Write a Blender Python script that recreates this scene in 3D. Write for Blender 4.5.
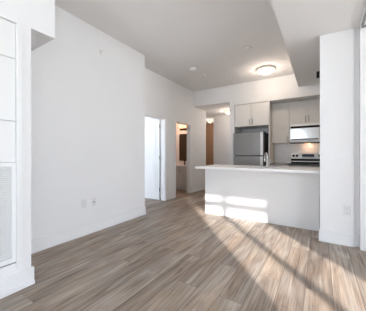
import bpy, bmesh, math
from mathutils import Vector, Matrix

S = bpy.context.scene
for o in list(bpy.data.objects):
    bpy.data.objects.remove(o, do_unlink=True)
COL = S.collection
PI = math.pi

# ------------------------------------------------------------------ camera
cam_d = bpy.data.cameras.new('camera')
cam_d.sensor_fit = 'HORIZONTAL'
cam_d.sensor_width = 36.0
cam_d.lens = 216.0 / 366.0 * 36.0
cam_d.shift_y = -1.5 / 366.0
cam_d.clip_start = 0.05
cam = bpy.data.objects.new('camera', cam_d)
COL.objects.link(cam)
cam.location = (0, 0, 1.16)
cam.rotation_euler = (PI / 2, 0, math.radians(32.35))
S.camera = cam

# ------------------------------------------------------------------ world, sun, exposure
SKY = 10.0
SUN = 12.0
RA, RB = -1.9, -0.8        # rear window shielded by the added sun blocker
QA, QB = 1.1, 3.1       # right-hand window
QZ = 0.15
W = bpy.data.worlds.new('sky')
S.world = W
W.use_nodes = True
nt = W.node_tree
bg = nt.nodes['Background']
tcw = nt.nodes.new('ShaderNodeTexCoord')
sep = nt.nodes.new('ShaderNodeSeparateXYZ')
rmp = nt.nodes.new('ShaderNodeValToRGB')
mrw = nt.nodes.new('ShaderNodeMapRange')
mrw.inputs['From Min'].default_value = -0.15
mrw.inputs['From Max'].default_value = 0.10
nt.links.new(tcw.outputs['Generated'], sep.inputs[0])
nt.links.new(sep.outputs['Z'], mrw.inputs['Value'])
nt.links.new(mrw.outputs[0], rmp.inputs[0])
rmp.color_ramp.elements[0].color = (1.04, 1.09, 1.12, 1)     # lower half set brighter than the sky, added to push light onto the ceiling
rmp.color_ramp.elements[1].color = (0.63, 0.73, 0.88, 1)   # pale blue sky
nt.links.new(rmp.outputs[0], bg.inputs['Color'])
bg.inputs['Strength'].default_value = SKY

sun_d = bpy.data.lights.new('sun', 'SUN')
sun_d.energy = SUN
sun_d.angle = math.radians(0.7)
sun_d.color = (1.0, 0.93, 0.87)
sun = bpy.data.objects.new('sun', sun_d)
COL.objects.link(sun)
EL = math.radians(13.9)
AZ = (-0.664, 0.748)
sd = Vector((AZ[0] * math.cos(EL), AZ[1] * math.cos(EL), -math.sin(EL)))
sun.rotation_euler = sd.to_track_quat('-Z', 'Y').to_euler()
sun.location = (6, -6, 5)


def portal(name, loc, rot, sx, sy):
    d = bpy.data.lights.new(name, 'AREA')
    d.shape = 'RECTANGLE'
    d.size = sx
    d.size_y = sy
    d.cycles.is_portal = True
    o = bpy.data.objects.new(name, d)
    COL.objects.link(o)
    o.location = loc
    o.rotation_euler = rot


portal('daylight_rear', ((RA + RB) / 2, -2.99, 1.40), (PI / 2, 0, 0), RB - RA, 2.5)
portal('daylight_right', (5.59, (QA + QB) / 2, (QZ + 2.65) / 2), (PI / 2, 0, PI / 2), QB - QA, 2.65 - QZ)
portal('daylight_rear_side', (4.685, -2.99, 1.40), (PI / 2, 0, 0), 1.43, 2.5)
portal('daylight_bedroom', (-4.8, 0.51, 1.6), (PI / 2, 0, 0), 2.4, 1.4)

S.view_settings.view_transform = 'Standard'
S.view_settings.look = 'None'
S.view_settings.exposure = 0.61
S.view_settings.gamma = 1.0
S.view_settings.use_curve_mapping = False


# ------------------------------------------------------------------ materials
def lin(c):
    return tuple(((v / 255) / 12.92 if v / 255 <= 0.04045 else ((v / 255 + 0.055) / 1.055) ** 2.4) for v in c) + (1,)


def mat(name, rgb, rough=0.5, metal=0.0, emit=None, estr=0.0, noise=0.0, nscale=40.0, bump=0.0, spec=0.5):
    m = bpy.data.materials.new(name)
    m.use_nodes = True
    t = m.node_tree
    b = t.nodes['Principled BSDF']
    b.inputs['Base Color'].default_value = lin(rgb)
    b.inputs['Roughness'].default_value = rough
    b.inputs['Metallic'].default_value = metal
    b.inputs['Specular IOR Level'].default_value = spec
    if emit:
        b.inputs['Emission Color'].default_value = lin(emit)
        b.inputs['Emission Strength'].default_value = estr
    if noise or bump:
        tc = t.nodes.new('ShaderNodeTexCoord')
        n = t.nodes.new('ShaderNodeTexNoise')
        n.inputs['Scale'].default_value = nscale
        n.inputs['Detail'].default_value = 4
        t.links.new(tc.outputs['Object'], n.inputs['Vector'])
        if noise:
            mx = t.nodes.new('ShaderNodeMix')
            mx.data_type = 'RGBA'
            c = lin(rgb)
            mx.inputs[6].default_value = tuple(v * (1 - noise) for v in c[:3]) + (1,)
            mx.inputs[7].default_value = tuple(min(1, v * (1 + noise)) for v in c[:3]) + (1,)
            t.links.new(n.outputs['Fac'], mx.inputs[0])
            t.links.new(mx.outputs[2], b.inputs['Base Color'])
        if bump:
            bp = t.nodes.new('ShaderNodeBump')
            bp.inputs['Strength'].default_value = bump
            bp.inputs['Distance'].default_value = 0.002
            t.links.new(n.outputs['Fac'], bp.inputs['Height'])
            t.links.new(bp.outputs['Normal'], b.inputs['Normal'])
    return m


M = {}
M['wall'] = mat('wall_paint', (234, 234, 234), 0.7, noise=0.012, nscale=3, bump=0.04)
M['ceiling'] = mat('ceiling_paint', (242, 241, 240), 0.85, noise=0.01, nscale=3)
M['trim'] = mat('trim_paint', (235, 235, 235), 0.45, noise=0.006, nscale=6)
M['panel'] = mat('white_panel', (231, 231, 230), 0.45, noise=0.006, nscale=6)
M['white_cab'] = mat('white_cabinet', (232, 229, 224), 0.4, noise=0.008, nscale=5)
M['grey_cab'] = mat('greige_cabinet', (216, 211, 204), 0.45, noise=0.015, nscale=8)
M['quartz'] = mat('white_quartz', (242, 242, 241), 0.5, noise=0.008, nscale=30, spec=0.3)
M['grey_quartz'] = mat('grey_quartz', (150, 147, 143), 0.25, noise=0.05, nscale=60)
M['black'] = mat('black_glass', (14, 14, 15), 0.3, noise=0.05, nscale=20, spec=0.3)
M['black_matte'] = mat('black_plastic', (16, 16, 16), 0.6, noise=0.05, nscale=20, spec=0.2)
M['chrome'] = mat('chrome', (225, 225, 225), 0.15, 1.0, noise=0.01)
M['bright_chrome'] = mat('polished_chrome', (245, 245, 245), 0.22, 0.85, noise=0.01)
M['reflection_white'] = mat('painted_reflection_white', (248, 250, 250), 0.15, 0.15, noise=0.005)  # near-white base colour stands in for daylight reflected in the microwave door
M['satin'] = mat('satin_silver', (235, 235, 233), 0.45, 0.3, noise=0.005)
M['nickel'] = mat('brushed_nickel', (150, 146, 140), 0.35, 1.0, noise=0.02)
M['appliance'] = mat('light_steel', (246, 244, 240), 0.3, 0.0, noise=0.01)
M['fridge_side'] = mat('fridge_side', (40, 40, 41), 0.5, noise=0.03)
M['white_plastic'] = mat('white_plastic', (236, 236, 234), 0.4, noise=0.006)
M['plate'] = mat('plate_plastic', (222, 222, 221), 0.4, noise=0.006)
M['slot'] = mat('slot_grey', (120, 120, 120), 0.5, noise=0.02)
M['mirror'] = mat('mirror_glass', (215, 205, 195), 0.03, 1.0, noise=0.005)
M['warm_wall'] = mat('entry_door_tan', (178, 140, 110), 0.5, noise=0.03, nscale=6)
M['brown_slab'] = mat('brown_slab', (104, 94, 88), 0.4, noise=0.08, nscale=8)  # brown of the added slab facing the bathroom mirror
M['bulb'] = mat('warm_glass', (255, 225, 190), 0.3, 0.0, (255, 168, 104), 1.5, noise=0.01)
M['dome'] = mat('lit_dome_glass', (255, 246, 230), 0.3, 0.0, (255, 222, 172), 3.2, noise=0.03, nscale=25)
M['hall_dome'] = mat('lit_hall_dome_glass', (255, 240, 215), 0.3, 0.0, (255, 190, 120), 1.8, noise=0.03, nscale=25)
M['alu'] = mat('grey_aluminium', (150, 150, 148), 0.5, 0.0, noise=0.02)
M['dark_frame'] = mat('window_frame_grey', (70, 72, 74), 0.5, noise=0.02)
M['concrete'] = mat('sun_blocker_concrete', (190, 188, 184), 0.9, noise=0.05, nscale=5)


def steel_mat():
    m = mat('brushed_steel', (134, 131, 128), 0.32, 0.9)
    t = m.node_tree
    b = t.nodes['Principled BSDF']
    tc = t.nodes.new('ShaderNodeTexCoord')
    mp = t.nodes.new('ShaderNodeMapping')
    mp.inputs['Scale'].default_value = (3, 3, 260)
    n = t.nodes.new('ShaderNodeTexNoise')
    n.inputs['Scale'].default_value = 2
    n.inputs['Detail'].default_value = 3
    t.links.new(tc.outputs['Object'], mp.inputs['Vector'])
    t.links.new(mp.outputs['Vector'], n.inputs['Vector'])
    r = t.nodes.new('ShaderNodeMapRange')
    r.inputs['To Min'].default_value = 0.26
    r.inputs['To Max'].default_value = 0.42
    t.links.new(n.outputs['Fac'], r.inputs['Value'])
    t.links.new(r.outputs['Result'], b.inputs['Roughness'])
    return m


M['steel'] = steel_mat()


def glass_mat():
    m = bpy.data.materials.new('window_glass')
    m.use_nodes = True
    t = m.node_tree
    t.nodes.clear()
    out = t.nodes.new('ShaderNodeOutputMaterial')
    mx = t.nodes.new('ShaderNodeMixShader')
    tr = t.nodes.new('ShaderNodeBsdfTransparent')
    gl = t.nodes.new('ShaderNodeBsdfGlossy')
    gl.inputs['Roughness'].default_value = 0.02
    mx.inputs[0].default_value = 0.06
    t.links.new(tr.outputs[0], mx.inputs[1])
    t.links.new(gl.outputs[0], mx.inputs[2])
    t.links.new(mx.outputs[0], out.inputs['Surface'])
    return m


M['glass'] = glass_mat()


def tile_mat():
    m = mat('backsplash_tile', (190, 186, 182), 0.3)
    t = m.node_tree
    b = t.nodes['Principled BSDF']
    tc = t.nodes.new('ShaderNodeTexCoord')
    mp = t.nodes.new('ShaderNodeMapping')
    mp.inputs['Rotation'].default_value = (PI / 2, 0, 0)
    br = t.nodes.new('ShaderNodeTexBrick')
    br.inputs['Scale'].default_value = 1.0
    br.inputs['Brick Width'].default_value = 0.15
    br.inputs['Row Height'].default_value = 0.075
    br.inputs['Mortar Size'].default_value = 0.0025
    br.inputs['Color1'].default_value = lin((226, 223, 220))
    br.inputs['Color2'].default_value = lin((233, 230, 227))
    br.inputs['Mortar'].default_value = lin((212, 210, 207))
    t.links.new(tc.outputs['Object'], mp.inputs['Vector'])
    t.links.new(mp.outputs['Vector'], br.inputs['Vector'])
    t.links.new(br.outputs['Color'], b.inputs['Base Color'])
    return m


M['tile'] = tile_mat()


def floor_mat():
    m = bpy.data.materials.new('grey_oak_planks')
    m.use_nodes = True
    t = m.node_tree
    L = t.links.new
    N = t.nodes.new
    b = t.nodes['Principled BSDF']
    tc = N('ShaderNodeTexCoord')
    # plank layout: long side along Y
    mp = N('ShaderNodeMapping')
    mp.inputs['Location'].default_value = (0.3, 0.107, 0)
    mp.inputs['Rotation'].default_value = (0, 0, PI / 2)
    L(tc.outputs['Object'], mp.inputs['Vector'])
    br = N('ShaderNodeTexBrick')
    br.offset = 0.37
    br.offset_frequency = 2
    br.inputs['Scale'].default_value = 1.0
    br.inputs['Brick Width'].default_value = 1.35
    br.inputs['Row Height'].default_value = 0.1975
    br.inputs['Mortar Size'].default_value = 0.0016
    br.inputs['Mortar Smooth'].default_value = 0.2
    br.inputs['Color1'].default_value = (0, 0, 0, 1)
    br.inputs['Color2'].default_value = (1, 1, 1, 1)
    br.inputs['Mortar'].default_value = (0.5, 0.5, 0.5, 1)
    L(mp.outputs['Vector'], br.inputs['Vector'])
    # grain coordinates, shifted per plank
    sc = N('ShaderNodeVectorMath'); sc.operation = 'SCALE'
    L(br.outputs['Color'], sc.inputs[0]); sc.inputs['Scale'].default_value = 37.0
    ad = N('ShaderNodeVectorMath'); ad.operation = 'ADD'
    L(tc.outputs['Object'], ad.inputs[0]); L(sc.outputs[0], ad.inputs[1])

    def grain(sx, sy, scale, detail, dist):
        g = N('ShaderNodeMapping'); g.inputs['Scale'].default_value = (sx, sy, 1)
        L(ad.outputs[0], g.inputs['Vector'])
        n = N('ShaderNodeTexNoise')
        n.inputs['Scale'].default_value = scale
        n.inputs['Detail'].default_value = detail
        n.inputs['Distortion'].default_value = dist
        L(g.outputs[0], n.inputs['Vector'])
        return n.outputs['Fac']
    broad = grain(6.5, 0.75, 1.5, 6, 1.4)
    fine = grain(40, 1.1, 2.0, 5, 0.5)
    # mix of plank tone and grains -> ramp
    m1 = N('ShaderNodeMath'); m1.operation = 'MULTIPLY'; L(br.outputs['Color'], m1.inputs[0]); m1.inputs[1].default_value = 0.17
    m2 = N('ShaderNodeMath'); m2.operation = 'MULTIPLY_ADD'; L(broad, m2.inputs[0]); m2.inputs[1].default_value = 0.85; L(m1.outputs[0], m2.inputs[2])
    m3 = N('ShaderNodeMath'); m3.operation = 'MULTIPLY_ADD'; L(fine, m3.inputs[0]); m3.inputs[1].default_value = 0.6; L(m2.outputs[0], m3.inputs[2])
    mr = N('ShaderNodeMapRange'); L(m3.outputs[0], mr.inputs['Value'])
    mr.inputs['From Min'].default_value = 0.54; mr.inputs['From Max'].default_value = 1.10
    rp = N('ShaderNodeValToRGB')
    e = rp.color_ramp.elements
    e[0].position = 0.0; e[0].color = lin((98, 84, 73))
    e[1].position = 1.0; e[1].color = lin((196, 183, 171))
    k = e.new(0.35); k.color = lin((140, 127, 116))
    k = e.new(0.65); k.color = lin((166, 153, 141))
    L(mr.outputs[0], rp.inputs[0])
    mx = N('ShaderNodeMix'); mx.data_type = 'RGBA'
    L(br.outputs['Fac'], mx.inputs[0]); L(rp.outputs[0], mx.inputs[6])
    mx.inputs[7].default_value = lin((118, 106, 96))
    # long joints between plank rows
    sx = N('ShaderNodeSeparateXYZ'); L(tc.outputs['Object'], sx.inputs[0])
    j1 = N('ShaderNodeMath'); j1.operation = 'ADD'; L(sx.outputs['X'], j1.inputs[0]); j1.inputs[1].default_value = 0.107 + 0.1975 * 60
    j2 = N('ShaderNodeMath'); j2.operation = 'PINGPONG'; L(j1.outputs[0], j2.inputs[0]); j2.inputs[1].default_value = 0.1975 / 2
    j3 = N('ShaderNodeMapRange'); L(j2.outputs[0], j3.inputs['Value'])
    j3.inputs['From Min'].default_value = 0.0015; j3.inputs['From Max'].default_value = 0.004
    j3.inputs['To Min'].default_value = 0.8; j3.inputs['To Max'].default_value = 0.0
    mj = N('ShaderNodeMix'); mj.data_type = 'RGBA'
    # warm brown and cool grey patches of the boards
    hue = grain(3.2, 0.8, 1.3, 4, 1.8)
    hr = N('ShaderNodeMapRange'); L(hue, hr.inputs['Value'])
    hr.inputs['From Min'].default_value = 0.36; hr.inputs['From Max'].default_value = 0.64
    tn = N('ShaderNodeMix'); tn.data_type = 'RGBA'
    L(hr.outputs[0], tn.inputs[0])
    tn.inputs[6].default_value = (0.97, 1.0, 1.03, 1); tn.inputs[7].default_value = (0.98, 0.91, 0.84, 1)
    tm = N('ShaderNodeMix'); tm.data_type = 'RGBA'; tm.blend_type = 'MULTIPLY'; tm.inputs[0].default_value = 1.0
    L(mx.outputs[2], tm.inputs[6]); L(tn.outputs[2], tm.inputs[7])
    L(j3.outputs[0], mj.inputs[0]); L(tm.outputs[2], mj.inputs[6]); mj.inputs[7].default_value = lin((100, 89, 80))
    L(mj.outputs[2], b.inputs['Base Color'])
    rr = N('ShaderNodeMapRange'); L(fine, rr.inputs['Value'])
    rr.inputs['To Min'].default_value = 0.38; rr.inputs['To Max'].default_value = 0.6
    L(rr.outputs[0], b.inputs['Roughness'])
    b.inputs['Specular IOR Level'].default_value = 0.4
    bp = N('ShaderNodeBump'); bp.inputs['Strength'].default_value = 0.12; bp.inputs['Distance'].default_value = 0.002
    L(fine, bp.inputs['Height']); L(bp.outputs[0], b.inputs['Normal'])
    return m


M['floor'] = floor_mat()


# ------------------------------------------------------------------ mesh helpers (world coordinates)
def box(bm, x0, x1, y0, y1, z0, z1, bev=0.0):
    r = bmesh.ops.create_cube(bm, size=1.0)
    vs = r['verts']
    for v in vs:
        v.co = Vector((x0 + (v.co.x + .5) * (x1 - x0), y0 + (v.co.y + .5) * (y1 - y0), z0 + (v.co.z + .5) * (z1 - z0)))
    if bev > 0:
        es = list({e for v in vs for e in v.link_edges})
        bmesh.ops.bevel(bm, geom=es, offset=bev, segments=2, affect='EDGES', profile=0.6)


def cyl(bm, p, q, r, seg=20, r2=None):
    p, q = Vector(p), Vector(q)
    d = q - p
    mtx = Matrix.Translation((p + q) / 2) @ d.to_track_quat('Z', 'Y').to_matrix().to_4x4()
    bmesh.ops.create_cone(bm, cap_ends=True, segments=seg, radius1=r, radius2=r if r2 is None else r2, depth=d.length, matrix=mtx)


def lathe(bm, c, prof, seg=32, axis=(0, 0, 1)):
    """prof: list of (radius, height) along the axis starting at c"""
    q = Vector(axis).to_track_quat('Z', 'Y').to_matrix()
    rings = []
    for r, h in prof:
        if r < 1e-5:
            rings.append([bm.verts.new(Vector(c) + q @ Vector((0, 0, h)))])
        else:
            rings.append([bm.verts.new(Vector(c) + q @ Vector((r * math.cos(2 * PI * i / seg), r * math.sin(2 * PI * i / seg), h))) for i in range(seg)])
    for a, b in zip(rings, rings[1:]):
        for i in range(seg):
            j = (i + 1) % seg
            if len(a) == 1:
                bm.faces.new((a[0], b[j], b[i]))
            elif len(b) == 1:
                bm.faces.new((a[i], a[j], b[0]))
            else:
                bm.faces.new((a[i], a[j], b[j], b[i]))
    bmesh.ops.recalc_face_normals(bm, faces=bm.faces)


def tube(bm, pts, r, seg=14):
    pts = [Vector(p) for p in pts]
    rings = []
    up = Vector((1, 0, 0))
    for i, p in enumerate(pts):
        d = (pts[min(i + 1, len(pts) - 1)] - pts[max(i - 1, 0)]).normalized()
        a = d.cross(up)
        if a.length < 1e-4:
            a = d.cross(Vector((0, 1, 0)))
        a.normalize()
        b = d.cross(a)
        rings.append([bm.verts.new(p + r * (math.cos(2 * PI * k / seg) * a + math.sin(2 * PI * k / seg) * b)) for k in range(seg)])
    for A, B in zip(rings, rings[1:]):
        for k in range(seg):
            j = (k + 1) % seg
            bm.faces.new((A[k], A[j], B[j], B[k]))
    bm.faces.new(rings[0][::-1])
    bm.faces.new(rings[-1])
    bmesh.ops.recalc_face_normals(bm, faces=bm.faces)


ORG = {}


def obj(name, bm, m, parent=None, smooth=False):
    me = bpy.data.meshes.new(name)
    if parent is None:
        xs = [v.co for v in bm.verts]
        org = Vector(((min(v.x for v in xs) + max(v.x for v in xs)) / 2, (min(v.y for v in xs) + max(v.y for v in xs)) / 2, min(v.z for v in xs)))
    else:
        org = ORG[parent.name]
    keep = name == 'floor'
    if keep:
        org = Vector((0, 0, 0))
    for v in bm.verts:
        v.co -= org
    bm.to_mesh(me)
    bm.free()
    me.materials.append(M[m])
    if smooth:
        for p in me.polygons:
            p.use_smooth = True
    o = bpy.data.objects.new(name, me)
    COL.objects.link(o)
    if parent is None:
        o.location = org
    else:
        o.parent = parent
    ORG[o.name] = org
    return o


def B(name, m, parent, *boxes, bev=0.0):
    bm = bmesh.new()
    for b in boxes:
        box(bm, *b, bev=bev)
    return obj(name, bm, m, parent)


def thing(name, label, cat, loc, group=None):
    o = bpy.data.objects.new(name, None)
    o.empty_display_size = 0.1
    COL.objects.link(o)
    o.location = loc
    o['label'] = label
    o['category'] = cat
    if group:
        o['group'] = group
    ORG[o.name] = Vector(loc)
    return o


def tag(o, label, cat, group=None):
    o['label'] = label
    o['category'] = cat
    if group:
        o['group'] = group
    return o


def struct(name, m, *boxes, bev=0.0, parent=None):
    o = B(name, m, parent, *boxes, bev=bev)
    if parent is None:
        o['kind'] = 'structure'
    return o


def struct_root(name, loc, label=None):
    o = bpy.data.objects.new(name, None)
    o.empty_display_size = 0.1
    COL.objects.link(o)
    o.location = loc
    o['kind'] = 'structure'
    ORG[o.name] = Vector(loc)
    return o


def lamp_glow(name, loc, watts, col, rad=0.05):
    d = bpy.data.lights.new(name, 'POINT')
    d.energy = watts
    d.color = col
    d.shadow_soft_size = rad
    o = bpy.data.objects.new(name, d)
    COL.objects.link(o)
    o.location = loc


# ------------------------------------------------------------------ room shell
CZ = 3.06      # living room ceiling
BZ = 2.74      # underside of the long ceiling bulkhead
HZ = 2.60      # hall, bathroom and bedroom ceiling
XL = -2.85     # near left wall
XD = -3.25     # wall with the two doorways
YK = 5.75      # front of the kitchen bulkhead
YR = -3.00     # rear window wall

struct('floor', 'floor', (-6.2, 5.75, -3.15, 9.5, -0.1, 0.0))
struct('ceiling', 'ceiling', (-3.37, 5.75, -3.15, 5.87, CZ, CZ + 0.12))
struct('ceiling_bulkhead', 'ceiling', (-0.425, 0.42, YR, 5.74, BZ, CZ))
struct('ceiling_hall', 'ceiling', (-5.2, -1.97, 5.87, 9.5, HZ, HZ + 0.1))
struct('ceiling_bathroom', 'ceiling', (-5.2, -3.37, 4.6, 5.87, HZ, HZ + 0.1))
struct('ceiling_bedroom', 'ceiling', (-6.2, -3.37, 0.35, 4.6, HZ, HZ + 0.1))

struct('wall_left', 'wall', (-3.37, XL, YR, 3.12, 0, CZ))
# wall with the bedroom and bathroom doorways
BD0, BD1 = 3.49, 4.30      # bedroom doorway
TD0, TD1 = 4.76, 5.54      # bathroom doorway
DH = 2.035
struct('wall_doorways', 'wall',
       (-3.37, XD, 3.12, BD0, 0, CZ), (-3.37, XD, BD0, BD1, DH, CZ), (-3.37, XD, BD1, TD0, 0, CZ),
       (-3.37, XD, TD0, TD1, DH, CZ), (-3.37, XD, TD1, 6.58, 0, HZ), (-3.37, XD, TD1, YK, HZ, CZ))
struct('wall_above_hall', 'wall', (-3.37, -1.97, YK, 5.87, HZ, CZ))
struct('wall_above_kitchen', 'wall', (-1.97, 0.54, YK - 0.005, 6.52, 2.495, CZ))
struct('wall_kitchen_back', 'wall', (-1.97, 0.54, 6.40, 6.52, 0, 2.495))
struct('wall_kitchen_right', 'wall', (0.42, 0.54, 4.30, 6.40, 0, BZ), (0.42, 0.54, 4.30, 5.745, BZ, CZ))
struct('wall_hall_right', 'wall', (-2.11, -1.97, YK, 7.62, 0, HZ))
struct('wall_hall_far', 'wall', (-3.39, -2.11, 7.50, 7.62, 0, HZ))
struct('wall_entry_far', 'wall', (-5.2, -2.0, 9.30, 9.42, 0, HZ))
struct('wall_entry_left', 'wall', (-5.32, -5.2, 4.6, 9.42, 0, HZ))
struct('wall_entry_right', 'wall', (-3.39, -3.27, 7.62, 9.30, 0, HZ))
struct('wall_bathroom_back', 'wall', (-5.2, -3.37, 6.25, 6.58, 0, HZ))
struct('wall_bathroom_side', 'wall', (-6.2, -3.37, 4.50, 4.60, 0, HZ))
struct('wall_mirror_darkener', 'brown_slab', (-5.2, -3.371, 4.601, 4.612, 0, HZ))  # unseen brown slab added to darken what the bathroom mirror reflects
struct('wall_bedroom_left', 'wall', (-6.32, -6.2, 0.35, 4.6, 0, HZ))
struct('wall_pillar', 'wall', (0.0, 0.36, 3.43, 4.30, 0, BZ), (0.36, 0.415, 3.462, 4.30, 0, BZ))
struct('wall_back_right', 'wall', (0.415, 5.6, 3.37, 3.50, 0, CZ))

# rear wall with the windows behind the camera
WZ0, WZ1 = 0.15, 2.65
struct('wall_rear', 'wall',
       (-3.37, RA, YR - 0.15, YR, 0, CZ), (RB, 3.97, YR - 0.15, YR, 0, CZ), (5.40, 5.6, YR - 0.15, YR, 0, CZ),
       (RA, RB, YR - 0.15, YR, 0, WZ0), (RA, RB, YR - 0.15, YR, WZ1, CZ),
       (3.97, 5.40, YR - 0.15, YR, 0, WZ0), (3.97, 5.40, YR - 0.15, YR, WZ1, CZ))
struct('wall_bedroom_rear', 'wall',
       (-6.2, -6.0, 0.35, 0.5, 0, HZ), (-3.6, -3.37, 0.35, 0.5, 0, HZ), (-6.0, -3.6, 0.35, 0.5, 0, 0.9), (-6.0, -3.6, 0.35, 0.5, 2.3, HZ))
struct('wall_right', 'wall', (5.6, 5.75, YR, QA, 0, CZ), (5.6, 5.75, QB, 3.5, 0, CZ), (5.6, 5.75, QA, QB, 0, QZ), (5.6, 5.75, QA, QB, WZ1, CZ))
struct('wall_sun_blocker', 'concrete', (3.5, 3.7, -10.0, YR - 0.15, -0.1, 9.0))  # unseen slab added outside to keep direct sun out of the rear window


def window(n, axis, a0, a1, z0, z1, at, mulls, rail=None):
    r = struct_root('window_%d' % n, ((a0 + a1) / 2, at, z0) if axis == 'x' else (at, (a0 + a1) / 2, z0))
    bm = bmesh.new()
    bars = [(a0, a0 + 0.035, z0, z1), (a1 - 0.035, a1, z0, z1), (a0, a1, z0, z0 + 0.035), (a0, a1, z1 - 0.02, z1)]
    for c in mulls:
        bars.append((c - 0.045, c + 0.045, z0, z1))
    if rail:
        bars.append((a0, a1, rail[0], rail[1]))
    for p0, p1, q0, q1 in bars:
        if axis == 'x':
            box(bm, p0, p1, at - 0.03, at + 0.03, q0, q1)
        else:
            box(bm, at - 0.03, at + 0.03, p0, p1, q0, q1)
    obj('window_frame', bm, 'dark_frame', r)
    if axis == 'x':
        B('window_pane', 'glass', r, (a0, a1, at - 0.004, at + 0.004, z0, z1))
    else:
        B('window_pane', 'glass', r, (at - 0.004, at + 0.004, a0, a1, z0, z1))


window(1, 'x', RA, RB, WZ0, WZ1, YR - 0.07, [(RA + RB) / 2])
window(2, 'x', 3.97, 5.40, WZ0, WZ1, YR - 0.07, [4.62], (2.42, 2.56))
window(3, 'y', QA, QB, QZ, WZ1, 5.67, [QA + (QB - QA) / 3, QA + (QB - QA) * 2 / 3])
window(4, 'x', -6.0, -3.6, 0.9, 2.3, 0.43, [-4.8])

# baseboards: stepped profile
BH = 0.15


def baseboard(name, segs):
    bm = bmesh.new()
    for x0, x1, y0, y1, nx, ny in segs:
        # plane segment with outward normal (nx, ny)
        for t, z0, z1 in ((0.024, 0.0, 0.035), (0.013, 0.035, BH)):
            a0, a1, b0, b1 = x0, x1, y0, y1
            if nx:
                a0, a1 = sorted((x0, x0 + nx * t))
                b0, b1 = y0, y1
            else:
                b0, b1 = sorted((y0, y0 + ny * t))
            box(bm, a0, a1, b0, b1, z0, z1)
    o = obj(name, bm, 'trim')
    o['kind'] = 'structure'


baseboard('baseboard_left', [(XL, XL, 0.90, 3.12, 1, 0), (-3.25, XL + 0.016, 3.12, 3.12, 0, 1)])
baseboard('baseboard_doorways', [(XD, XD, BD1 + 0.08, TD0 - 0.075, 1, 0), (XD, XD, TD1 + 0.075, 6.58, 1, 0)])
baseboard('baseboard_pillar', [(-0.012, 0.362, 3.43, 3.43, 0, -1), (0.362, 0.413, 3.462, 3.462, 0, -1)])
baseboard('baseboard_back_right', [(0.415, 5.6, 3.37, 3.37, 0, -1)])
baseboard('baseboard_hall', [(-3.39, -2.11, 7.50, 7.50, 0, -1)])

# utility closet in the near left corner: lower column and the deeper box above it
XU = -2.18
struct('wall_utility', 'wall', (XL, XU, YR, -0.16, 0, 2.285), (XL, XU, 0.80, 0.905, 0, 2.285), (XL, XU, -0.16, 0.80, 0, 0.235),
       (XL, XU - 0.12, -0.16, 0.80, 0.235, 2.285), (XL, XU, YR, 1.11, 2.285, CZ))
baseboard('baseboard_utility', [(XU, XU, YR, 0.925, 1, 0), (XL, XU, 0.905, 0.905, 0, 1)])
o = B('trim_1', 'trim', None, (XU - 0.01, XU + 0.012, 0.793, 0.828, 0.19, 2.269), (XU - 0.01, XU + 0.012, -0.19, -0.155, 0.19, 2.269),
      (XU - 0.01, XU + 0.012, -0.19, 0.828, 2.2691, 2.30))
o['kind'] = 'structure'

# ------------------------------------------------------------------ utility closet door with return air grille
t = thing('utility_closet_door', 'white panelled utility closet door with a slatted air grille at its foot', 'closet door', (XU - 0.06, 0.32, 0.24))
y0, y1 = -0.154, 0.7915
for za, zb in ((1.4385, 1.965), (1.969, 2.267)):
    B('upper_panel', 'panel', t, (XU - 0.06, XU - 0.008, y0, y1, za, zb), bev=0.004)
B('middle_panel', 'panel', t, (XU - 0.06, XU - 0.008, y0, y1, 1.09, 1.435), bev=0.004)
B('grille_frame', 'trim', t, (XU - 0.06, XU - 0.002, y0, y1, 1.055, 1.088), (XU - 0.06, XU - 0.002, y0, y1, 0.245, 0.285),
  (XU - 0.06, XU - 0.002, y0, y0 + 0.03, 0.285, 1.055), (XU - 0.06, XU - 0.002, y1 - 0.03, y1, 0.285, 1.055))
bm = bmesh.new()
z = 0.295
while z < 1.05:
    a = [bm.verts.new((XU - 0.022 + dx, yy, z + dz)) for yy in (y0 + 0.03, y1 - 0.03) for dx, dz in ((0, 0.016), (0.014, 0.004), (0.014, 0.007), (0, 0.019))]
    for q in ((0, 1, 5, 4), (1, 2, 6, 5), (2, 3, 7, 6), (3, 0, 4, 7), (0, 3, 2, 1), (4, 5, 6, 7)):
        bm.faces.new([a[i] for i in q])
    z += 0.0165
bmesh.ops.recalc_face_normals(bm, faces=bm.faces)
obj('grille_slats', bm, 'panel', t)
B('grille_backing', 'plate', t, (XU - 0.022, XU - 0.018, y0 + 0.02, y1 - 0.02, 0.27, 1.07))

# ------------------------------------------------------------------ bedroom door, casings
door1 = struct_root('door_1', (XD, (BD0 + BD1) / 2, 0))
cw = 0.08
B('door_casing', 'trim', door1, (XD, XD + 0.016, BD1, BD1 + cw, 0, DH + cw), (XD, XD + 0.016, BD0 - cw, BD0, 0, DH + cw),
  (XD, XD + 0.016, BD0, BD1, DH, DH + cw), (-3.386, -3.37, BD1, BD1 + cw, 0, DH + cw), (-3.37, XD, BD1 - 0.018, BD1, 0, DH),
  (-3.37, XD, BD0, BD0 + 0.018, 0, DH), (-3.37, XD, BD0 + 0.018, BD1 - 0.018, DH - 0.018, DH), bev=0.002)
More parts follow.
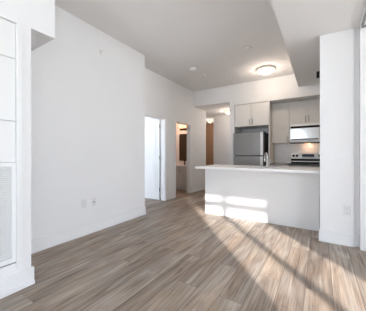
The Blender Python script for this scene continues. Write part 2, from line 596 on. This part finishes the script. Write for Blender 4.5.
# leaf swung into the bedroom, lying along -X
lx1, lx0 = -3.385, -4.165
ly0, ly1 = BD1 - 0.018 - 0.04, BD1 - 0.018
leaf = B('door_leaf', 'panel', door1, (lx0, lx1, ly0, ly1, 0.012, DH - 0.02), bev=0.003)
bm = bmesh.new()
for za, zb in ((0.22, 0.86), (1.06, 1.88)):
    for (p0, p1, q0, q1) in ((lx0 + 0.12, lx1 - 0.12, za, za + 0.02), (lx0 + 0.12, lx1 - 0.12, zb - 0.02, zb),
                             (lx0 + 0.12, lx0 + 0.14, za, zb), (lx1 - 0.14, lx1 - 0.12, za, zb)):
        box(bm, p0, p1, ly0 - 0.006, ly0 + 0.002, q0, q1, bev=0.002)
obj('panel_moulding', bm, 'panel', leaf)
for zz in (0.22, 1.02, 1.80):
    B('hinge', 'nickel', door1, (-3.384, -3.371, ly0 - 0.012, ly0 + 0.012, zz, zz + 0.10), bev=0.002)

door2 = struct_root('door_2', (XD, (TD0 + TD1) / 2, 0))
B('door_casing', 'trim', door2, (XD, XD + 0.014, TD1, TD1 + 0.075, 0, DH + 0.03), (XD, XD + 0.014, TD0 - 0.075, TD0, 0, DH + 0.03),
  (XD, XD + 0.014, TD0, TD1, DH, DH + 0.03), (-3.37, XD, TD1 - 0.018, TD1, 0, DH), (-3.37, XD, TD0, TD0 + 0.018, 0, DH),
  (-3.37, XD, TD0 + 0.018, TD1 - 0.018, DH - 0.018, DH), bev=0.002)

door3 = struct_root('door_3', (-4.4, 9.3, 0))
B('door_leaf', 'warm_wall', door3, (-4.95, -3.85, 9.26, 9.30, 0.01, 2.585))
cylbm = bmesh.new()
cyl(cylbm, (-3.95, 9.26, 1.0), (-3.95, 9.20, 1.0), 0.012)
cyl(cylbm, (-3.95, 9.205, 1.0), (-4.07, 9.205, 1.0), 0.011)
obj('door_handle', cylbm, 'nickel', door3)

# ------------------------------------------------------------------ bathroom
t = thing('bathroom_vanity', 'white bathroom vanity with panelled doors seen through the doorway', 'vanity', (-3.9, 5.98, 0))
vx0, vx1, vy0, vy1 = -4.35, -3.40, 5.74, 6.245
B('body', 'white_cab', t, (vx0, vx1, vy0 + 0.02, vy1, 0.11, 0.765), bev=0.002)
B('toe_kick', 'white_cab', t, (vx0, vx1, vy0 + 0.06, vy1, 0.0, 0.11))
for a in range(3):
    d0 = vx0 + 0.01 + a * 0.312
    d = B('door', 'white_cab', t, (d0, d0 + 0.305, vy0 + 0.004, vy0 + 0.02, 0.13, 0.75), bev=0.002)
    B('door_moulding', 'white_cab', d, (d0, d0 + 0.055, vy0, vy0 + 0.005, 0.13, 0.75), (d0 + 0.25, d0 + 0.305, vy0, vy0 + 0.005, 0.13, 0.75),
      (d0 + 0.055, d0 + 0.25, vy0, vy0 + 0.005, 0.69, 0.75), (d0 + 0.055, d0 + 0.25, vy0, vy0 + 0.005, 0.13, 0.19))
    kb = bmesh.new()
    cyl(kb, (d0 + 0.28, vy0 - 0.022, 0.56), (d0 + 0.28, vy0 - 0.022, 0.68), 0.006, 10)
    cyl(kb, (d0 + 0.28, vy0 - 0.022, 0.58), (d0 + 0.28, vy0, 0.58), 0.005, 8)
    cyl(kb, (d0 + 0.28, vy0 - 0.022, 0.66), (d0 + 0.28, vy0, 0.66), 0.005, 8)
    obj('handle', kb, 'nickel', d)
B('vanity_top', 'quartz', t, (vx0 - 0.01, vx1 + 0.02, vy0 - 0.015, vy1, 0.765, 0.80), bev=0.003)

bfx, bfz = -3.72, 0.801
t = thing('bathroom_faucet', 'small dark faucet on the bathroom vanity top', 'faucet', (bfx, 5.98, bfz))
fb = bmesh.new()
lathe(fb, (bfx, 5.98, bfz), [(0.0, 0), (0.03, 0), (0.03, 0.008), (0.02, 0.016), (0.02, 0.14), (0.0, 0.145)], 20)
obj('body', fb, 'black_matte', t, True)
fb = bmesh.new()
tube(fb, [(bfx, 5.98, bfz + 0.12), (bfx + 0.03, 5.93, bfz + 0.15), (bfx + 0.05, 5.88, bfz + 0.15), (bfx + 0.055, 5.86, bfz + 0.12)], 0.014)
obj('spout', fb, 'black_matte', t, True)
fb = bmesh.new()
tube(fb, [(bfx, 5.98, bfz + 0.14), (bfx - 0.02, 5.98, bfz + 0.17), (bfx - 0.05, 5.98, bfz + 0.18)], 0.01)
obj('lever', fb, 'black_matte', t, True)

t = thing('bathroom_mirror', 'tall frameless mirror over the bathroom vanity reflecting a dark brown slab', 'mirror', (-3.78, 6.25, 0.93))
B('glass', 'mirror', t, (-4.10, -3.45, 6.234, 6.242, 0.93, 1.85))
B('backing', 'black_matte', t, (-4.095, -3.455, 6.243, 6.249, 0.935, 1.845))

lamp_glow('vanity_glow', (-3.85, 5.78, 2.10), 9, (1.0, 0.64, 0.44), 0.08)
t = thing('vanity_light', 'three-bulb warm vanity light glowing above the bathroom mirror', 'wall light', (-3.80, 6.25, 1.97))
B('back_plate', 'black_matte', t, (-4.06, -3.60, 6.225, 6.249, 1.975, 2.025), bev=0.004)
for i in range(3):
    x = -3.99 + i * 0.16
    ab = bmesh.new()
    cyl(ab, (x, 6.225, 2.0), (x, 6.16, 2.0), 0.012, 12)
    lathe(ab, (x, 6.16, 1.975), [(0.0, 0), (0.03, 0.0), (0.036, 0.05), (0.0, 0.055)], 16)
    arm = obj('lamp_arm', ab, 'black_matte', t, True)
    sb = bmesh.new()
    lathe(sb, (x, 6.16, 2.03), [(0.0, 0), (0.03, 0.003), (0.046, 0.03), (0.052, 0.06), (0.054, 0.09), (0.0, 0.091)], 20)
    obj('lamp_shade', sb, 'bulb', arm, True)

# ------------------------------------------------------------------ ceiling fixtures
def dome_light(name, label, c, r, dm, group=None, watts=20):
    lamp_glow(name + '_glow', (c[0], c[1], c[2] - 0.19), watts, (1.0, 0.85, 0.74), 0.06)
    t = thing(name, label, 'ceiling light', c, group)
    b_ = bmesh.new()
    lathe(b_, c, [(0, -0.001), (r * 0.93, -0.001), (r * 0.98, -0.012), (r * 0.98, -0.03), (r * 0.9, -0.032), (0, -0.032)], 40)
    obj('rim', b_, 'satin', t, True)
    b_ = bmesh.new()
    pr = [(r * 0.93 * math.cos(a), -0.033 - 0.075 * math.sin(a)) for a in [i * PI / 2 / 9 for i in range(9)]] + [(0, -0.108)]
    lathe(b_, c, pr, 40)
    obj('glass_dome', b_, dm, t, True)
    b_ = bmesh.new()
    lathe(b_, (c[0], c[1], c[2] - 0.107), [(0, 0), (0.012, 0), (0.012, -0.006), (0.005, -0.018), (0, -0.02)], 16)
    obj('finial', b_, 'chrome', t, True)
    return t


dome_light('ceiling_light', 'round flush glass dome light glowing on the kitchen ceiling', (-1.02, 5.06, CZ), 0.19, 'dome', watts=6.5)
dome_light('hall_light', 'warm dome light on the hall ceiling, the one nearer the fridge', (-2.56, 6.84, HZ), 0.125, 'hall_dome', watts=5)
dome_light('hall_light', 'warm dome light deep in the hall, before the tan entry door', (-3.94, 8.35, HZ), 0.105, 'hall_dome', watts=6)

t = thing('smoke_detector', 'round white smoke detector on the ceiling beside the small sprinkler', 'smoke detector', (-2.38, 4.20, CZ))
b_ = bmesh.new()
lathe(b_, (-2.38, 4.20, CZ), [(0, -0.001), (0.088, -0.001), (0.088, -0.016), (0.08, -0.034), (0.058, -0.052), (0, -0.054)], 32)
obj('body', b_, 'white_plastic', t, True)
b_ = bmesh.new()
lathe(b_, (-2.38, 4.20, CZ - 0.053), [(0.0, 0), (0.022, 0), (0.02, -0.006), (0, -0.007)], 20)
obj('test_button', b_, 'plate', t, True)

t = thing('ceiling_sprinkler', 'small chrome sprinkler head on the ceiling behind the smoke detector', 'sprinkler', (-2.38, 4.66, CZ))
b_ = bmesh.new()
lathe(b_, (-2.38, 4.66, CZ), [(0, -0.001), (0.065, -0.001), (0.065, -0.008), (0.04, -0.02), (0, -0.021)], 24)
obj('escutcheon', b_, 'white_plastic', t, True)
b_ = bmesh.new()
cyl(b_, (-2.38, 4.66, CZ - 0.014), (-2.38, 4.66, CZ - 0.05), 0.011, 12)
cyl(b_, (-2.38, 4.66, CZ - 0.05), (-2.38, 4.66, CZ - 0.057), 0.036, 16)
obj('deflector', b_, 'chrome', t)

b_ = bmesh.new()
lathe(b_, (-1.07, 3.90, CZ), [(0, -0.001), (0.05, -0.001), (0.05, -0.008), (0.035, -0.016), (0, -0.017)], 28)
tag(obj('sprinkler_cover', b_, 'plate', None, True), 'flat round pale cover disc on the ceiling in front of the glowing dome', 'sprinkler cover')

# curtain track along the bulkhead edge
t = thing('curtain_track', 'grey metal curtain track under the ceiling at the far right corner', 'curtain track', (0.44, 2.4, 2.66))
B('rail', 'alu', t, (0.424, 0.446, -2.9, 3.36, 2.70, 2.738))
B('end_bracket', 'alu', t, (0.424, 0.60, 3.34, 3.366, 2.68, 2.70))

# dark device on the pillar
t = thing('wall_sensor', 'small dark device high on the kitchen side of the white pillar', 'sensor', (-0.02, 4.0, 2.38))
B('housing', 'black_matte', t, (-0.045, -0.001, 3.97, 4.05, 2.365, 2.45), bev=0.004)
B('lens', 'black', t, (-0.040, -0.006, 3.964, 3.971, 2.38, 2.435), bev=0.002)


# ------------------------------------------------------------------ outlets, switch
def plate_x(name, label, cat, x, y, z, w, h, duplex=True, group=None):
    t = thing(name, label, cat, (x, y, z - h / 2), group)
    B('cover_plate', 'plate', t, (x, x + 0.006, y - w / 2, y + w / 2, z - h / 2, z + h / 2), bev=0.002)
    if duplex:
        for dz in (-0.022, 0.022):
            r_ = B('receptacle', 'white_plastic', t, (x + 0.005, x + 0.008, y - 0.016, y + 0.016, z + dz - 0.014, z + dz + 0.014), bev=0.001)
            B('slots', 'slot', r_, (x + 0.007, x + 0.0085, y - 0.008, y - 0.004, z + dz - 0.007, z + dz + 0.006),
              (x + 0.007, x + 0.0085, y + 0.004, y + 0.008, z + dz - 0.007, z + dz + 0.006))
    return t


plate_x('wall_plate', 'blank white wall plate low on the left wall, beside the outlet', 'wall plate', XL, 1.853, 0.45, 0.07, 0.115, False)
t = plate_x('cable_outlet', 'white outlet plate with a dark round jack low on the left wall', 'outlet', XL, 2.01, 0.445, 0.07, 0.115, False)
b_ = bmesh.new()
cyl(b_, (XL + 0.005, 2.01, 0.445), (XL + 0.016, 2.01, 0.445), 0.010, 16)
obj('jack', b_, 'slot', t)
t = plate_x('light_switch', 'white light switch plate beside the bathroom doorway', 'light switch', XD, 5.95, 1.24, 0.075, 0.12, False)
B('rocker', 'white_plastic', t, (XD + 0.005, XD + 0.010, 5.934, 5.966, 1.205, 1.275), bev=0.001)

# round sensor plate high on the left wall
t = thing('chime_cover', 'small round white cover high on the left wall', 'wall cover', (XL, 2.16, 2.74))
b_ = bmesh.new()
lathe(b_, (XL, 2.16, 2.74), [(0, 0.0), (0.042, 0.0), (0.042, 0.006), (0.036, 0.012), (0, 0.013)], 24, axis=(1, 0, 0))
obj('body', b_, 'white_plastic', t, True)
b_ = bmesh.new()
lathe(b_, (XL + 0.012, 2.16, 2.74), [(0, 0.0), (0.012, 0.0), (0.010, 0.004), (0, 0.004)], 16, axis=(1, 0, 0))
obj('cap', b_, 'plate', t, True)

# outlet on the pillar (faces the living room)
px, pz, py = 0.291, 0.445, 3.43
t = thing('pillar_outlet', 'white duplex outlet low on the face of the pillar', 'outlet', (px, py, pz - 0.06))
B('cover_plate', 'plate', t, (px - 0.035, px + 0.035, py - 0.006, py, pz - 0.058, pz + 0.058), bev=0.002)
for dz in (-0.022, 0.022):
    r_ = B('receptacle', 'white_plastic', t, (px - 0.016, px + 0.016, py - 0.008, py - 0.005, pz + dz - 0.014, pz + dz + 0.014), bev=0.001)
    B('slots', 'slot', r_, (px - 0.008, px - 0.004, py - 0.0088, py - 0.007, pz + dz - 0.007, pz + dz + 0.006),
      (px + 0.004, px + 0.008, py - 0.0088, py - 0.007, pz + dz - 0.007, pz + dz + 0.006))

# ------------------------------------------------------------------ kitchen island
ix0, ix1, iy0, iy1 = -1.91, -0.006, 3.83, 4.46
t = thing('kitchen_island', 'white panelled kitchen island base facing the living room', 'island', ((ix0 + ix1) / 2, (iy0 + iy1) / 2, 0))
B('front_panel', 'panel', t, (ix0, ix1, iy0, iy0 + 0.02, 0.0, 0.884))
B('end_panel', 'panel', t, (ix0, ix0 + 0.02, iy0 + 0.02, iy1, 0.0, 0.884))
B('end_panel', 'panel', t, (ix1 - 0.02, ix1, iy0 + 0.02, iy1, 0.0, 0.884))
B('bottom_shelf', 'panel', t, (ix0 + 0.02, ix1 - 0.02, iy0 + 0.02, iy1 - 0.03, 0.10, 0.118))
B('toe_kick', 'panel', t, (ix0 + 0.02, ix1 - 0.02, iy1 - 0.08, iy1 - 0.06, 0.0, 0.10))
dw = (ix1 - ix0 - 0.04) / 4
for i in range(4):
    a = ix0 + 0.02 + i * dw
    d = B('door', 'white_cab', t, (a + 0.002, a + dw - 0.002, iy1 - 0.02, iy1, 0.11, 0.875), bev=0.002)
    hb = bmesh.new()
    hx = a + (dw - 0.05 if i % 2 == 0 else 0.05)
    cyl(hb, (hx, iy1 + 0.028, 0.70), (hx, iy1 + 0.028, 0.84), 0.006, 10)
    cyl(hb, (hx, iy1, 0.72), (hx, iy1 + 0.028, 0.72), 0.005, 8)
    cyl(hb, (hx, iy1, 0.82), (hx, iy1 + 0.028, 0.82), 0.005, 8)
    obj('handle', hb, 'nickel', d)

sx0, sx1, sy0, sy1 = -1.15, -0.63, 4.09, 4.42
tag(B('island_countertop', 'quartz', None, (-1.975, -0.004, 3.545, sy0, 0.886, 0.925), (-1.975, -0.004, sy1, 4.50, 0.886, 0.925),
      (-1.975, sx0, sy0, sy1, 0.886, 0.925), (sx1, -0.004, sy0, sy1, 0.886, 0.925)),
    'white quartz worktop slab overhanging the island', 'countertop')
t = thing('kitchen_sink', 'steel sink basin set into the island worktop', 'sink', ((sx0 + sx1) / 2, (sy0 + sy1) / 2, 0.70))
B('basin', 'steel', t, (sx0 + 0.001, sx1 - 0.001, sy0 + 0.001, sy1 - 0.001, 0.70, 0.706), (sx0 + 0.001, sx0 + 0.008, sy0 + 0.001, sy1 - 0.001, 0.706, 0.90),
  (sx1 - 0.008, sx1 - 0.001, sy0 + 0.001, sy1 - 0.001, 0.706, 0.90), (sx0 + 0.008, sx1 - 0.008, sy0 + 0.001, sy0 + 0.008, 0.706, 0.90),
  (sx0 + 0.008, sx1 - 0.008, sy1 - 0.008, sy1 - 0.001, 0.706, 0.90))
b_ = bmesh.new()
lathe(b_, ((sx0 + sx1) / 2, (sy0 + sy1) / 2, 0.706), [(0, 0), (0.04, 0), (0.04, 0.003), (0.02, 0.002), (0, 0.002)], 20)
obj('drain', b_, 'chrome', t, True)

fx, fy = -0.79, 4.055
t = thing('kitchen_faucet', 'chrome gooseneck faucet standing on the island worktop', 'faucet', (fx, fy, 0.925))
b_ = bmesh.new()
lathe(b_, (fx, fy, 0.925), [(0, 0), (0.027, 0), (0.027, 0.008), (0.020, 0.014), (0.02, 0.14), (0, 0.141)], 20)
obj('base', b_, 'bright_chrome', t, True)
b_ = bmesh.new()
sp = [(fx, fy, 1.06), (fx, fy, 1.10)]
for i in range(1, 10):
    a = PI * i / 9
    sp.append((fx - 0.035 * (1 - math.cos(a)), fy + 0.065 * (1 - math.cos(a)), 1.10 + 0.075 * math.sin(a)))
sp.append((fx - 0.07, fy + 0.13, 1.07))
tube(b_, sp, 0.014)
obj('spout', b_, 'bright_chrome', t, True)
b_ = bmesh.new()
cyl(b_, (fx - 0.07, fy + 0.13, 1.075), (fx - 0.07, fy + 0.13, 1.02), 0.016, 16)
obj('spray_head', b_, 'bright_chrome', t)
b_ = bmesh.new()
tube(b_, [(fx + 0.015, fy, 1.02), (fx + 0.045, fy, 1.03), (fx + 0.075, fy, 1.055)], 0.007)
obj('lever', b_, 'bright_chrome', t, True)

# ------------------------------------------------------------------ fridge alcove and cabinets
def bar_handle(parent, x, y, z0, z1, name='handle'):
    b_ = bmesh.new()
    cyl(b_, (x, y - 0.03, z0), (x, y - 0.03, z1), 0.007, 12)
    for zz in (z0 + 0.02, z1 - 0.02):
        cyl(b_, (x, y - 0.03, zz), (x, y, zz), 0.005, 8)
    return obj(name, b_, 'nickel', parent)


tag(B('fridge_side_panel', 'white_cab', None, (-1.09, -1.068, YK, 6.395, 0, 2.49), bev=0.001),
    'tall thin side panel between the fridge and the greige wall cabinet', 'cabinet panel')

t = thing('fridge_cabinet', 'white two-door cabinet above the fridge', 'cabinet', (-1.53, 6.08, 1.895))
cx0, cx1 = -1.965, -1.092
B('body', 'white_cab', t, (cx0, cx1, YK + 0.025, 6.395, 1.895, 2.488))
for i, (a, b2, hx) in enumerate(((cx0 + 0.004, -1.53, -1.565), (-1.526, cx1 - 0.003, -1.491))):
    d = B('door', 'white_cab', t, (a, b2, YK + 0.005, YK + 0.024, 1.898, 2.484), bev=0.002)
    bar_handle(d, hx, YK + 0.005, 1.94, 2.08)

t = thing('refrigerator', 'stainless steel refrigerator with a black side under the white cabinet', 'refrigerator', (-1.55, 6.0, 0))
rx0, rx1 = -1.962, -1.18
B('body', 'fridge_side', t, (rx0 + 0.003, rx1 - 0.003, 5.735, 6.36, 0.03, 1.715), bev=0.004)
for nm, za, zb in (('lower_door', 0.06, 1.105), ('upper_door', 1.122, 1.722)):
    d = B(nm, 'steel', t, (rx0, rx1, 5.63, 5.728, za, zb), bev=0.010)
    hz0, hz1 = (za + 0.25, zb - 0.005) if nm == 'lower_door' else (za + 0.005, zb - 0.005)
    hb = bmesh.new()
    box(hb, rx1 - 0.075, rx1 - 0.012, 5.575, 5.592, hz0, hz1, bev=0.007)
    for zz in (hz0 + 0.04, hz1 - 0.04):
        box(hb, rx1 - 0.060, rx1 - 0.028, 5.588, 5.632, zz - 0.02, zz + 0.02)
    obj('handle', hb, 'satin', d)
    if nm == 'upper_door':
        B('badge', 'chrome', d, (-1.60, -1.54, 5.627, 5.631, 1.60, 1.612))
B('top_cover', 'fridge_side', t, (rx0 + 0.01, rx1 - 0.01, 5.735, 5.80, 1.716, 1.735))
for i in range(4):
    fxx = rx0 + 0.06 if i % 2 == 0 else rx1 - 0.06
    fyy = 5.78 if i < 2 else 6.30
    b_ = bmesh.new()
    cyl(b_, (fxx, fyy, 0.0), (fxx, fyy, 0.031), 0.02, 12)
    obj('foot', b_, 'black_matte', t)

YC = 6.08
t = thing('wall_cabinet', 'tall greige one-door wall cabinet left of the microwave', 'cabinet', (-0.86, 6.24, 1.44))
B('body', 'grey_cab', t, (-1.066, -0.662, YC + 0.022, 6.395, 1.44, 2.488))
d = B('door', 'grey_cab', t, (-1.063, -0.664, YC, YC + 0.02, 1.443, 2.47), bev=0.002)
bar_handle(d, -0.70, YC, 1.48, 1.62)
t = thing('wall_cabinet', 'greige two-door wall cabinet directly above the microwave', 'cabinet', (-0.26, 6.24, 1.90))
B('body', 'grey_cab', t, (-0.660, 0.125, YC + 0.022, 6.395, 1.90, 2.488))
for a, b2, hx in ((-0.658, -0.265, -0.295), (-0.261, 0.123, -0.225)):
    d = B('door', 'grey_cab', t, (a, b2, YC, YC + 0.02, 1.903, 2.47), bev=0.002)
    bar_handle(d, hx, YC, 1.94, 2.10)
t = thing('wall_cabinet', 'narrow greige wall cabinet behind the pillar, right of the microwave', 'cabinet', (0.27, 6.24, 1.44))
B('body', 'grey_cab', t, (0.127, 0.415, YC + 0.022, 6.395, 1.44, 2.488))
d = B('door', 'grey_cab', t, (0.129, 0.412, YC, YC + 0.02, 1.443, 2.47), bev=0.002)
bar_handle(d, 0.165, YC, 1.48, 1.62)

# microwave
t = thing('microwave', 'bright over-the-range microwave with a black vent strip', 'microwave', (-0.26, 6.18, 1.435))
mx0, mx1, my = -0.642, 0.118, 5.985
B('body', 'appliance', t, (mx0, mx1, my + 0.03, 6.395, 1.445, 1.893), bev=0.003)
B('top_trim', 'appliance', t, (mx0, mx1, my, my + 0.03, 1.842, 1.893), bev=0.004)
B('vent_grille', 'black_matte', t, (mx0 + 0.025, mx1 - 0.025, my - 0.001, my + 0.03, 1.790, 1.843))
d = B('door', 'appliance', t, (mx0, -0.008, my, my + 0.03, 1.485, 1.792), bev=0.004)
B('door_glass', 'reflection_white', d, (mx0 + 0.03, -0.03, my - 0.004, my + 0.002, 1.535, 1.785))
B('dark_strip', 'black', d, (mx0 + 0.03, -0.03, my - 0.006, my + 0.002, 1.508, 1.530))
B('control_panel', 'black', t, (-0.004, mx1, my, my + 0.03, 1.485, 1.792), bev=0.003)
B('underside', 'black_matte', t, (mx0 + 0.005, mx1 - 0.005, my + 0.005, 6.39, 1.430, 1.4445))
lb = bmesh.new()
box(lb, -0.32, -0.20, 6.20, 6.26, 1.424, 1.4295)
obj('task_light', lb, 'bulb', t)
lamp_glow('task_glow', (-0.22, 6.24, 1.385), 0.8, (1.0, 0.66, 0.42), 0.03)

# range
t = thing('range', 'stainless electric range with a black cooktop and light back panel', 'range', (-0.26, 6.05, 0))
gx0, gx1 = -0.638, 0.122
B('body', 'steel', t, (gx0, gx1, 5.78, 6.34, 0.05, 0.895), bev=0.003)
B('cooktop', 'black', t, (gx0 - 0.001, gx1 + 0.001, 5.73, 6.28, 0.896, 0.915), bev=0.003)
B('backguard', 'black_matte', t, (gx0 + 0.004, gx1 - 0.004, 6.29, 6.385, 0.916, 1.035))
B('backguard_trim', 'appliance', t, (gx0, gx1, 6.275, 6.289, 0.955, 0.985), bev=0.002)
cp = B('control_panel', 'appliance', t, (gx0, gx1, 6.265, 6.385, 1.036, 1.188), bev=0.006)
B('display', 'black', cp, (-0.38, -0.12, 6.259, 6.266, 1.085, 1.155))
for kx in (-0.575, -0.495, 0.0, 0.07):
    kb = bmesh.new()
    lathe(kb, (kx, 6.265, 1.115), [(0, 0.03), (0.020, 0.03), (0.026, 0.004), (0.03, 0.0), (0, 0)], 20, axis=(0, -1, 0))
    obj('knob', kb, 'black_matte', cp, True)
for (bx, by, br_) in ((-0.46, 5.87, 0.10), (-0.06, 5.87, 0.085), (-0.46, 6.13, 0.085), (-0.06, 6.13, 0.10)):
    kb = bmesh.new()
    lathe(kb, (bx, by, 0.915), [(br_, 0.0), (br_, 0.0012), (br_ - 0.006, 0.0012), (br_ - 0.006, 0.0), (br_, 0.0)], 32)
    obj('burner', kb, 'slot', t, True)
od = B('oven_door', 'steel', t, (gx0 + 0.004, gx1 - 0.004, 5.74, 5.779, 0.24, 0.86), bev=0.004)
B('oven_window', 'black', od, (gx0 + 0.11, gx1 - 0.11, 5.736, 5.742, 0.36, 0.70))
hb = bmesh.new()
cyl(hb, (gx0 + 0.06, 5.70, 0.80), (gx1 - 0.06, 5.70, 0.80), 0.012, 14)
for hx in (gx0 + 0.08, gx1 - 0.08):
    cyl(hb, (hx, 5.70, 0.80), (hx, 5.742, 0.80), 0.009, 10)
obj('oven_handle', hb, 'chrome', od)
B('drawer', 'steel', t, (gx0 + 0.004, gx1 - 0.004, 5.745, 5.779, 0.07, 0.225), bev=0.004)
for i in range(4):
    b_ = bmesh.new()
    fxx = gx0 + 0.05 if i % 2 == 0 else gx1 - 0.05
    cyl(b_, (fxx, 5.83 if i < 2 else 6.29, 0.0), (fxx, 5.83 if i < 2 else 6.29, 0.051), 0.018, 10)
    obj('foot', b_, 'black_matte', t)

# base cabinets and counters along the back wall
for x0, x1, lab, labc in ((-1.066, -0.642, 'white base cabinet between the fridge panel and the range', 'grey worktop piece between the fridge panel and the range'),
                          (0.126, 0.415, 'white base cabinet behind the pillar, right of the range', 'grey worktop piece behind the pillar, right of the range')):
    t = thing('base_cabinet', lab, 'cabinet', ((x0 + x1) / 2, 6.08, 0))
    B('body', 'white_cab', t, (x0, x1, 5.80, 6.395, 0.10, 0.882))
    B('toe_kick', 'white_cab', t, (x0, x1, 5.86, 6.395, 0.0, 0.10))
    d = B('door', 'white_cab', t, (x0 + 0.003, x1 - 0.003, 5.778, 5.799, 0.105, 0.70), bev=0.002)
    bar_handle(d, x1 - 0.05, 5.778, 0.54, 0.68)
    d = B('drawer', 'white_cab', t, (x0 + 0.003, x1 - 0.003, 5.778, 5.799, 0.706, 0.878), bev=0.002)
    b_ = bmesh.new()
    xm = (x0 + x1) / 2
    cyl(b_, (xm - 0.07, 5.748, 0.79), (xm + 0.07, 5.748, 0.79), 0.007, 12)
    for sgn in (-0.05, 0.05):
        cyl(b_, (xm + sgn, 5.748, 0.79), (xm + sgn, 5.778, 0.79), 0.005, 8)
    obj('handle', b_, 'nickel', d)
    tag(B('countertop', 'grey_quartz', None, (x0, x1, 5.755, 6.395, 0.884, 0.915), bev=0.002), labc, 'countertop')
struct('wall_backsplash', 'tile', (-1.066, 0.415, 6.392, 6.40, 0.915, 1.44))
